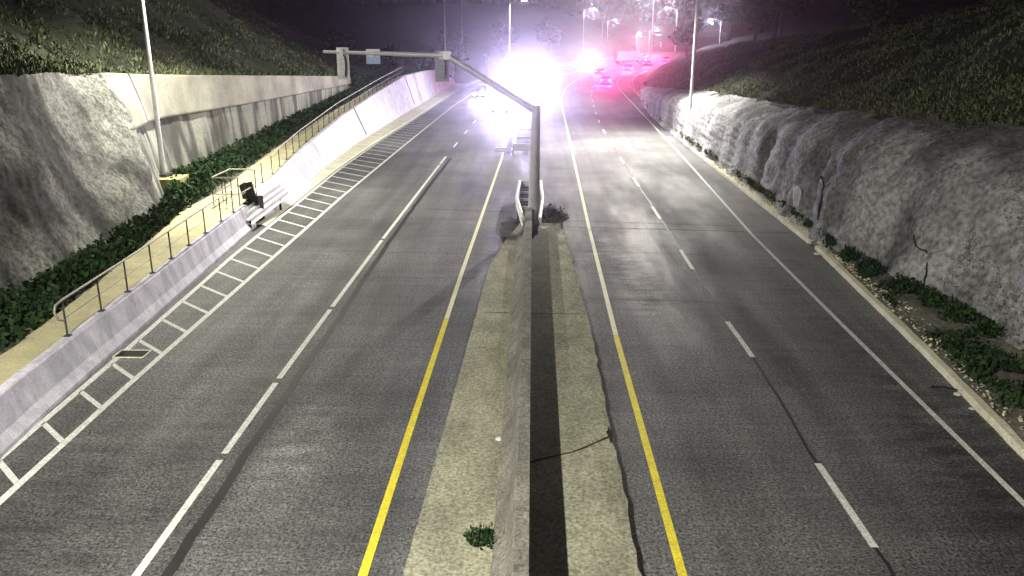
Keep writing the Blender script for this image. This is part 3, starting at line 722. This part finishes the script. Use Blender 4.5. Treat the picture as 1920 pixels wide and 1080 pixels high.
street_lamp('thin unlit pole between two far lamps', V(1130, 42, 380).x, 380, 0, V(1130, 42, 380).z, 0, lit=False, name='bare_pole', r=.2, group='bare poles in the distance')
street_lamp('bare pole rising behind the nearer signal head', V(835, 95, 130).x, 130, 3, 15, 0, lit=False, name='bare_pole', r=.13, group='bare poles in the distance')
street_lamp('bare pole on the dark hillside just right of the nearer signal head', V(867, 95, 165).x, 165, 2, 18, 0, lit=False, name='bare_pole', r=.13, group='bare poles in the distance')
p = V(867, 98, 165); b = thing('pole_cabinet', 'small pale cabinet fixed on the bare pole on the dark hillside', 'cabinet', (p.x, 164.7, p.z-1))
MB().box((p.x, 164.7, p.z), (.7, .4, 1.9)).box((p.x-.3, 164.7, p.z+.4), (.8, .3, .7)).build('cabinet_box', M['white_metal'], b)
p = V(911, 104, 150); b = thing('sign_post', 'small dim sign post at the left roadside next to the glare', 'sign', (p.x, 150, 0))
MB().tube([(p.x, 150, 0), (p.x, 150, p.z+.6)], .09).build('post', M['galv'], b); MB().box((p.x, 149.85, p.z), (1.0, .06, .8)).build('sign_board', M['signwhite'], b)

# yellow block at the foot of the left lamp pole
b = thing('pole_foundation', 'yellowish concrete block under the left lamp pole with a dark box in front', 'foundation', (pA.x, pA.y, 1.2))
MB().box((pA.x+.35, pA.y-.25, 1.52), (1.5, 1.5, .72), rz=.12).build('block', M['yellowbox'], b)
MB().box((pA.x-.35, pA.y-1.12, 1.45), (.55, .3, .5), rz=.12).build('dark_box', M['black'], b)
MB().box((pA.x-.05, pA.y-.1, 1.96), (.7, .7, .16)).build('pole_footing', M['post'], b)

# ------------------------------------------------------------------ median nose: crash cushion, signal mast
YP = 37.9
def px_(u, Y, z=0):  # X of pixel column u at distance Y, height z
    lo = V(u, 300, Y); return lo.x
b = thing('crash_cushion', 'white framed crash cushion with dark ribs at the nose of the median wall', 'crash barrier', (0, 41, 0))
z1 = .80
L0, L1, L2 = Vector((-.40, 36.3, .50)), Vector((-.74, 39.6, z1)), Vector((-.66, 44.4, z1))
R0, R1, R2 = Vector((.34, 36.3, .52)), Vector((.50, 39.6, z1)), Vector((.46, 44.4, z1))
for P3 in ((L0, L1, L2), (R0, R1, R2)):
    mb = MB()
    for a, c in zip(P3, P3[1:]):
        mb.sweep(wbeam(a, c, (0, 0, 1), .42, 2, .09))
        mb.tube([a+Vector((0, 0, .24)), c+Vector((0, 0, .24))], .085, n=8)
    mb.build('side_rail', M['white_metal'], b)
MB().box((-.10, 44.5, z1+.02), (1.3, .20, .5)).build('nose_bar', M['white_metal'], b)
for k in range(9):
    y = 38.9+k*.64; MB().box((-.12, y, .55), (1.0, .12, .50)).build('rib', M['ribs'] if k % 3 else M['galv'], b)
MB().box((-.12, 41.4, .10), (1.05, 5.6, .06)).build('base_skid', M['black'], b)
for x, y in ((-.68, 39.8), (.44, 39.8), (-.6, 44.2), (.42, 44.2)): MB().box((x, y, .3), (.1, .14, .6)).build('leg', M['post'], b)
# low dark mounds standing in for the crash cushion's shadow arcs beside the nose
mb = MB()
for cx, cy, rx, ry in ((1.0, 39.9, .7, 2.4), (-1.0, 38.6, .42, 1.6)):
    mb.sweep([[(cx+rx*s_*math.cos(t)*(1+.25*math.sin(5*t+cx)), cy+ry*s_*math.sin(t)*(1+.2*math.sin(4*t)), z) for t in [2*math.pi*k/26 for k in range(26)]] for s_, z in ((1, .005), (.8, .05), (.5, .10), (.1, .12))])
tag(mb.build('shade_mound', M['shade_mound']), kind='structure')
P = []
while len(P) < 700:
    a = random.uniform(0, 6.28); r_ = random.random(); P.append((1.0+.7*r_*math.cos(a), 40.2+2.3*r_*math.sin(a), .08))
tag(leaves('dry_weeds', P, .22, M['drygrass'], .8, .2), kind='stuff')
P = []
p0 = G(915, 1012, .15)
while len(P) < 420:
    a = random.uniform(0, 6.28); r_ = random.random()**.6; P.append((p0.x+.42*r_*math.cos(a), p0.y+.28*r_*math.sin(a), .15+.1*random.random()))
tag(leaves('median_weeds', P, .09, M['ivy'], .6, .5), kind='stuff')

b = thing('traffic_signal', 'traffic signal mast on the median nose with its arm over the left carriageway', 'traffic signal', (px_(1001, YP), YP, 0))
P0 = Vector((V(1000, 380, YP).x, YP, 0)); P1 = V(1005, 208, YP)
MB().tube([P0, P0.lerp(P1, .5), P1+Vector((0, 0, .25))], .27, .20, 16).build('mast', M['galv'], b, sm=60)
MB().box((P0.x, YP, .06), (.75, .75, .12)).build('base_plate', M['post'], b)
A1 = V(838, 104, YP); A2 = V(606, 97, YP)
MB().tube([P1, P1.lerp(A1, .5), A1], .17, .12, 12).build('arm_riser', M['galv'], b, sm=60)
MB().tube([A1, A1.lerp(A2, .5), A2], .12, .055, 12).build('mast_arm', M['galv'], b, sm=60)
MB().box(A1, (.3, .3, .34)).build('arm_coupling', M['galv'], b)
def head(u0, u1, v0, v1, m, dark):
    a = V(u0, v0, YP+.18); c = V(u1, v1, YP+.18); w_, h_ = c.x-a.x, a.z-c.z; cx, cz = (a.x+c.x)/2, (a.z+c.z)/2
    hb = MB().box((cx, YP+.2, cz), (w_, .025, h_)).build('signal_backplate', m, b)
    for k in range(3):
        zc = a.z-.24*h_/1.4-.30*h_/1.4-(k+.1)*.34*h_/1.4*1.05
        MB().box((cx+w_*.02, YP+.10, a.z-h_*(.30+.235*k)), (w_*.46, .17, h_*.225)).build('signal_section', M['housing'] if dark else M['galv'], hb)
        vz = MB(); t0 = [math.pi*(-.15+1.3*j/10) for j in range(11)]; zc = a.z-h_*(.30+.235*k); rr = w_*.2
        vz.sweep([[(cx+rr*math.cos(t), YP+.22, zc+rr*math.sin(t)) for t in t0], [(cx+rr*math.cos(t), YP+.5, zc+rr*math.sin(t)) for t in t0]], closed=False)
        vz.build('visor', M['black'], hb)
    MB().box((cx, YP+.05, A1.z+.0+(A2.z-A1.z)*(A1.x-cx)/(A1.x-A2.x)), (.16, .26, .3)).build('bracket', M['galv'], hb)
    MB().tube([(cx+w_*.08, YP-.02, a.z-h_*.2), (cx+w_*.26, YP-.02, a.z-h_*.3), (cx+w_*.3, YP-.02, a.z-h_*.55), (cx+w_*.22, YP, a.z-h_*.9)], .035, n=6).build('bracket_shade', M['ribs'], hb)  # dark curve modelled where the arm bracket's shadow falls on the backplate
head(630, 656, 89, 149, M['backplate'], False)
head(815, 842, 95, 153, M['backplate_dark'], True)
a, c = V(686, 92, YP+.16), V(713, 120, YP+.16); cx = (a.x+c.x)/2
sg = MB().box((cx, YP+.17, a.z-(a.z-c.z)*.25), (c.x-a.x, .03, (a.z-c.z)*.5)).build('sign_panel', M['signwhite'], b)
MB().box((cx, YP+.17, c.z+(a.z-c.z)*.25), (c.x-a.x, .03, (a.z-c.z)*.497)).build('sign_lower_panel', M['signblue'], sg)
MB().box((cx, YP+.08, A1.z-.02), (.08, .16, .14)).build('bracket', M['galv'], sg)

# white barrier frame in the glare further up the median
b = thing('median_guardrail', 'white guardrail frame standing on the median just past the signal mast', 'guardrail', (-1, 66, 0))
q0, q1 = G(962, 290), G(996, 290); q2, q3 = G(978, 225), G(1002, 225)
for a, c in ((q0, q2), (q1, q3)):
    mb = MB(); mb.sweep(wbeam((a.x, a.y, .6), (c.x, c.y, .6), (0, 0, 1), .35, 2, .09)); mb.tube([(a.x, a.y, .8), (c.x, c.y, .8)], .06); mb.build('side_rail', M['white_metal'], b)
    for k in range(6): s_ = a.lerp(c, k/5); MB().box((s_.x, s_.y, .3), (.1, .12, .6)).build('post', M['galv'], b)
MB().box(((q0.x+q1.x)/2, q0.y, .55), (q1.x-q0.x+.1, .12, .5)).build('end_beam', M['white_metal'], b)
for k in range(3): s_ = q0.lerp(q2, .25+.25*k); t_ = q1.lerp(q3, .25+.25*k); MB().box(((s_.x+t_.x)/2, s_.y, .45), (t_.x-s_.x, .08, .2)).build('cross_beam', M['galv'], b)
p = G(945, 284); b = thing('marker_frame', 'low white frame on the yellow line left of the median guardrail', 'barrier', (p.x, p.y, 0))
for q in (-.6, .6): MB().box((p.x, p.y+q, .12), (1.3, .12, .14)).build('rail', M['white_metal'], b)
MB().box((p.x+.6, p.y, .12), (.12, 1.08, .14)).build('side_bar', M['white_metal'], b)

# ------------------------------------------------------------------ vehicles
def wheel(b, x, y, r=.33, w_=.22):
    t = MB(); t.sweep([[(x+dx, y+rr*r*math.cos(a), r+rr*r*math.sin(a)) for a in [2*math.pi*k/18 for k in range(18)]] for dx, rr in ((-w_/2, .85), (-w_/2+.03, 1), (w_/2-.03, 1), (w_/2, .85))])
    wo = t.build('wheel', M['tyre'], b, local=True, sm=40)
    s_ = 1 if x > 0 else -1
    t = MB(); t.sweep([[(x+dx, y+rr*r*math.cos(a), r+rr*r*math.sin(a)) for a in [2*math.pi*k/14 for k in range(14)]] for dx, rr in ((s_*(w_/2-.02), .62), (s_*(w_/2+.012), .58), (s_*(w_/2+.02), .15))])
    t.build('rim', M['rim'], wo, local=True)
def car(label, x, y, rz, paint, mode, power, suv=False, hl='headlamp', color=(.92, .88, 1), aim=None, group='oncoming cars in the left carriageway'):
    """built nose to +Y"""
    b = thing('car', label, 'car', (x, y, .012), rz, group)
    L, W_, H = (4.7, 1.86, 1.72) if suv else (4.6, 1.82, 1.45)
    hb = .95 if suv else .86
    prof = [(-L/2, .42, .80), (-L/2+.04, .75, .92), (-L/2+.12, hb+.02, .93), (-L*.30, hb+.05, .96), (0, hb+.03, 1), (L*.18, hb+.02, .98), (L*.40, hb-.12, .93), (L/2-.08, hb-.24, .86), (L/2, .48, .76)]
    secs = []
    for yy, zt_, ws in prof:
        hw = W_/2*ws; zb = .24
        secs.append([(-hw*.93, yy, zb), (-hw, yy, zb+.18), (-hw, yy, zt_-.16), (-hw*.9, yy, zt_), (hw*.9, yy, zt_), (hw, yy, zt_-.16), (hw, yy, zb+.18), (hw*.93, yy, zb)])
    MB().sweep(secs).build('body', M[paint], b, local=True, sm=35)
    r0, r1, f1, f0 = (-L*.46, -L*.36, L*.06, L*.2) if suv else (-L*.40, -L*.24, L*.05, L*.22)
    hw = W_/2
    gl = MB().sweep([[(-hw*.86, r0, hb), (hw*.86, r0, hb), (hw*.84, r0+.05, hb+.04), (-hw*.84, r0+.05, hb+.04)], [(-hw*.88, r1, hb), (hw*.88, r1, hb), (hw*.72, r1, H-.04), (-hw*.72, r1, H-.04)],
                     [(-hw*.88, f1, hb), (hw*.88, f1, hb), (hw*.72, f1, H-.04), (-hw*.72, f1, H-.04)], [(-hw*.84, f0, hb-.02), (hw*.84, f0, hb-.02), (hw*.82, f0-.05, hb+.03), (-hw*.82, f0-.05, hb+.03)]]).build('windows', M['glass'], b, local=True)
    MB().sweep([[(-hw*.70, r1-.05, H-.05), (hw*.70, r1-.05, H-.05), (hw*.66, r1, H), (-hw*.66, r1, H)], [(-hw*.70, f1+.05, H-.05), (hw*.70, f1+.05, H-.05), (hw*.66, f1-.02, H), (-hw*.66, f1-.02, H)]]).build('roof', M[paint], b, local=True)
    for sx in (-1, 1):
        for yy in (-L*.31, L*.31): wheel(b, sx*(W_/2-.12), yy)
        MB().box((sx*W_*.36, L/2-.07, .62), (.34, .16, .17)).build('headlight', M[hl] if mode == 'on' else M['rim'], b, local=True)
        MB().box((sx*W_*.36, -L/2+.03, .80), (.42, .10, .16)).build('taillight', M['tail'], b, local=True)
        MB().box((sx*(W_/2+.08), L*.17, hb+.06), (.18, .10, .12)).build('mirror', M[paint], b, local=True)
    MB().box((0, -L/2-.0, .50), (W_*.9, .10, .20)).build('rear_bumper', M['black'], b, local=True)
    MB().box((0, L/2-.02, .42), (W_*.8, .08, .18)).build('front_grille', M['black'], b, local=True)
    m4 = Matrix.Translation((x, y, 0)) @ Matrix.Rotation(rz, 4, 'Z')
    for sx in (-1, 1):
        if mode == 'on' and power:
            p = m4 @ Vector((sx*W_*.36, L/2+.12, .64)); tgt = Vector((0, 0, 6.5))-p if aim is None else Vector(aim)
            o = add_light('headlight_beam', 'SPOT', p, power, color, None, .08, R(52), tgt, 1.0); o.parent = b; o.matrix_parent_inverse = (Matrix.Translation((x, y, .012)) @ Matrix.Rotation(rz, 4, 'Z')).inverted()
        if mode == 'tail' and power:
            p = m4 @ Vector((sx*W_*.36, -L/2-.2, .80))
            o = add_light('taillight_glow', 'SPOT', p, power, (1, .03, .25), None, .08, R(160), Vector((0, 0, 1.5))-p, 1.0); o.parent = b; o.matrix_parent_inverse = (Matrix.Translation((x, y, .012)) @ Matrix.Rotation(rz, 4, 'Z')).inverted()
    return b
mid = lambda f, g_, Y: (f(Y)+g_(Y))/2
def hd(f, Y, back):  # heading of the lane at Y
    a = math.atan2(-(f(Y+3)-f(Y-3)), 6); return a+math.pi if back else a
HB = 14500; VIO = (.70, .60, 1.0)
Y = 97; car('oncoming white car nearest in the headlight glare in the lane beside the median', mid(yel_l, lane_l, Y), Y, hd(yel_l, Y, 1), 'car_white', 'on', HB*.4, color=VIO)
Y = 118; car('oncoming dark sport utility in the outer lane behind the glare', mid(in_line, lane_l, Y), Y, hd(yel_l, Y, 1), 'car_dark', 'on', HB*.2, True, color=VIO)
Y = 128; car('oncoming grey car second in the lane beside the median behind the glare', mid(yel_l, lane_l, Y)+.3, Y, hd(yel_l, Y, 1), 'car_grey', 'on', HB*2.4, True, color=VIO)
Y = 150; car('oncoming white car at the back of the glare in the lane beside the median', mid(yel_l, lane_l, Y)+.8, Y, hd(yel_l, Y, 1), 'car_white', 'on', HB*2.4, True, color=VIO)
Y = 230; car('far oncoming car on the bend left of the red car', mid(yel_l, lane_l, Y), Y, hd(yel_l, Y, 1)-.25, 'car_white', 'on', HB*.55, hl='headlamp_far')
Y = 262; car('far oncoming car on the bend behind the first bend car', mid(in_line, lane_l, Y), Y, hd(yel_l, Y, 1)-.25, 'car_grey', 'on', HB*.55, hl='headlamp_far')
Y = 300; car('farthest oncoming car under the low lamp', mid(yel_l, lane_l, Y), Y, hd(yel_l, Y, 1)-.25, 'car_grey', 'on', HB*.55, hl='headlamp_far')
TG = 'cars driving away in the right carriageway'; TP = 2400
Y = 150; car('grey car with glowing magenta tail lamps nearest in the right carriageway', mid(lane_r, edge_r, Y), Y, hd(lane_r, Y, 0), 'car_grey', 'tail', TP*2, group=TG)
Y = 182; car('red lit car driving away in the inner lane where the road bends', mid(lane_r, yel_r, Y), Y, hd(lane_r, Y, 0), 'car_red', 'tail', TP*2, group=TG)
Y = 200; car('car driving away in the outer lane just past the first tail lamps', mid(lane_r, edge_r, Y), Y, hd(lane_r, Y, 0), 'car_white', 'tail', TP*3, True, group=TG)
Y = 228; car('far car driving away at the right end of the bend', mid(lane_r, edge_r, Y), Y, hd(lane_r, Y, 0), 'car_dark', 'tail', TP*2.5, group=TG)
Y = 262; car('farthest car driving away against the right hillside', mid(lane_r, edge_r, Y), Y, hd(lane_r, Y, 0), 'car_grey', 'tail', TP*3, True, group=TG)
# box truck seen side on in the far bend
a, c = V(1149, 97, 250), V(1211, 97, 250); yT = 250
b = thing('box_truck', 'white box truck side on in the far bend under the lamps', 'truck', ((a.x+c.x)/2, yT, .012), -1.15)
MB().box((0, -.9, 2.15), (2.45, 7.2, 2.6)).build('cargo_box', M['truck_box'], b, local=True)
MB().sweep([[(-1.1, y, .6), (1.1, y, .6), (1.1, y, zt_), (-1.1, y, zt_)] for y, zt_ in ((2.8, 2.6), (3.7, 2.6), (4.3, 1.7), (5.0, 1.45))]).build('cab', M['car_white'], b, local=True)
MB().box((0, -.2, .72), (1.1, 8.6, .22)).build('chassis', M['black'], b, local=True)
MB().box((0, 4.04, 2.12), (1.9, .1, .65), rx=.6).build('windscreen', M['glass'], b, local=True)
for sx in (-1, 1):
    for yy in (-3.3, -2.2, 3.8): wheel(b, sx*1.02, yy, .5, .3)
    MB().box((sx*.95, -4.55, .95), (.4, .1, .25)).build('taillight', M['tail'], b, local=True)
    MB().box((sx*.85, 5.02, .9), (.35, .1, .22)).build('headlight', M['headlamp_far'], b, local=True)

# small roadside signal on the far right
p = V(1238, 83, 235); q = V(1218, 86, 235)
b = thing('far_signal', 'small far signal head on a short arm beside the tall bright pole', 'traffic signal', (q.x, 235, 0))
MB().tube([(q.x, 235, 0), (q.x, 235, q.z+.3)], .16).build('mast', M['galv'], b); MB().tube([(q.x, 235, q.z), (p.x, 235, p.z)], .10).build('mast_arm', M['galv'], b)
MB().box((p.x+.1, 234.8, p.z), (.55, .35, 1.3)).build('signal_head', M['white_metal'], b)

# ------------------------------------------------------------------ far wooded hill and trees
def fz(x, y): return 46*math.exp(-((y-640)/190)**2)*(.75+.35*mn.noise(Vector((x*.006, 1.7, 0))))*float(np.interp(x, [-500, -150, -20, 60, 400], [1.2, 1.1, .9, 1, 1.5]))
tag(grid_obj('far_hill', [[(x, y, fz(x, y)+1.5*fr(x, y, 0, .03)-.3) for x in range(-520, 521, 20)] for y in range(420, 860, 20)], M['hillsoil']), kind='structure')
P = []
while len(P) < 26000:
    x, y = random.uniform(-330, 330), random.uniform(430, 640)
    if mn.noise(Vector((x*.05, y*.05, 1))) < -.25: continue
    P.append((x, y, fz(x, y)+6*random.random()*(.6+.6*mn.noise(Vector((x*.09, y*.09, 4))))))
tag(leaves('far_woods', P, 3.0, M['leaf'], .5, .7), kind='stuff')

def tree(label, x, y, z, h, cr, n=1500, leafs=.45, name='tree', grp='trees on the hillsides'):
    b = thing(name, label, 'tree', (x, y, z), group=grp)
    tr = MB(); tr.tube([(x, y, z-.4), (x+.1, y, z+h*.35), (x-.1, y+.1, z+h*.8)], h*.028+.04, .04, 8)
    lobes = []
    for k in range(9):
        a = random.uniform(0, 6.28); hh = random.uniform(.35, .95)*h; rr = cr*(1-.55*abs(hh/h-.6))*random.uniform(.35, .8)
        e = Vector((x+rr*math.cos(a), y+rr*math.sin(a), z+hh)); lobes.append((e, cr*random.uniform(.28, .5)))
        tr.tube([(x, y, z+hh*.55), e.lerp(Vector((x, y, z+hh*.7)), .5), e], .05+.01*h, .02, 6)
    tr.build('trunk', M['bark'], b)
    P = []
    while len(P) < n:
        e, r_ = random.choice(lobes); d = Vector((random.gauss(0, 1), random.gauss(0, 1), random.gauss(0, .8))); d *= r_*random.random()**.4/max(.01, d.length)
        P.append(tuple(e+d-Vector((x, y, z))))
    o = leaves('crown', P, leafs, M['leaf'], .3, .6); o.parent = b
    return b
tp = [(24, 62, 'dark tree on the crest of the right hill against the violet sky', 5.0), (29, 74, 'rounded tree farther along the right crest', 5.5), (34, 92, 'broad dark tree behind the right crest trees', 7), (33, 120, 'tall dark tree on the right hill behind the verge lamp pole', 9),
      (38, 150, 'tree in the dark dip of the right hill', 9), (30, 170, 'tree nearest the bend on the right hill', 7), (26, 46, 'leafy tree at the upper right of the slope', 4.5), (52, 185, 'dark tree near the violet lamp', 11), (48, 215, 'far tree above the end of the right hill', 12)]
for x, y, lab, h in tp:
    x0, z0 = rh(y); tree(lab, x, y, rpt(y, x-x0).z, h, h*.42, leafs=.3+.003*y)
tp = [(-19, 112, 'pale brush tree above the end of the high wall', 3.5), (-17.5, 128, 'low bushy tree behind the nearer signal head', 3.6), (-22, 98, 'bare looking bush left of the signal sign', 3.2), (-18, 148, 'shrubby tree at the foot of the left hill', 5),
      (-16, 175, 'dark tree left of the glare', 7), (-8, 235, 'tree behind the glare on the left side of the bend', 8), (5, 290, 'tree on the far left side of the bend', 9), (-30, 60, 'dark tree high on the left hill', 5), (-42, 75, 'broad tree at the top of the left hill', 7), (-33, 100, 'tree on the shoulder of the left hill', 7)]
for x, y, lab, h in tp:
    x0, z0 = lh(y); tree(lab, x, y, lpt(y, max(0, x0-x)).z, h, h*.45, leafs=.3+.003*y)

# ------------------------------------------------------------------ thin volume added to give the lamps and headlights a lens-like bloom
hz_ = MB().box((0, 180, 34), (1300, 900, 72))
for i, v in enumerate(hz_.v): pass
o = hz_.build('bloom_haze', M['soil']); o['kind'] = 'stuff'
m = bpy.data.materials.new('bloom_haze'); m.use_nodes = True; t = m.node_tree
t.nodes.remove(t.nodes['Principled BSDF'])
pv = t.nodes.new('ShaderNodeVolumePrincipled'); pv.inputs['Density'].default_value = .00068; pv.inputs['Anisotropy'].default_value = .94
pv.inputs['Color'].default_value = (.9, .9, .95, 1)
t.links.new(pv.outputs[0], t.nodes['Material Output'].inputs['Volume'])
o.data.materials.clear(); o.data.materials.append(m)
for o in list(bpy.data.objects):
    if '_base' in o: del o['_base']
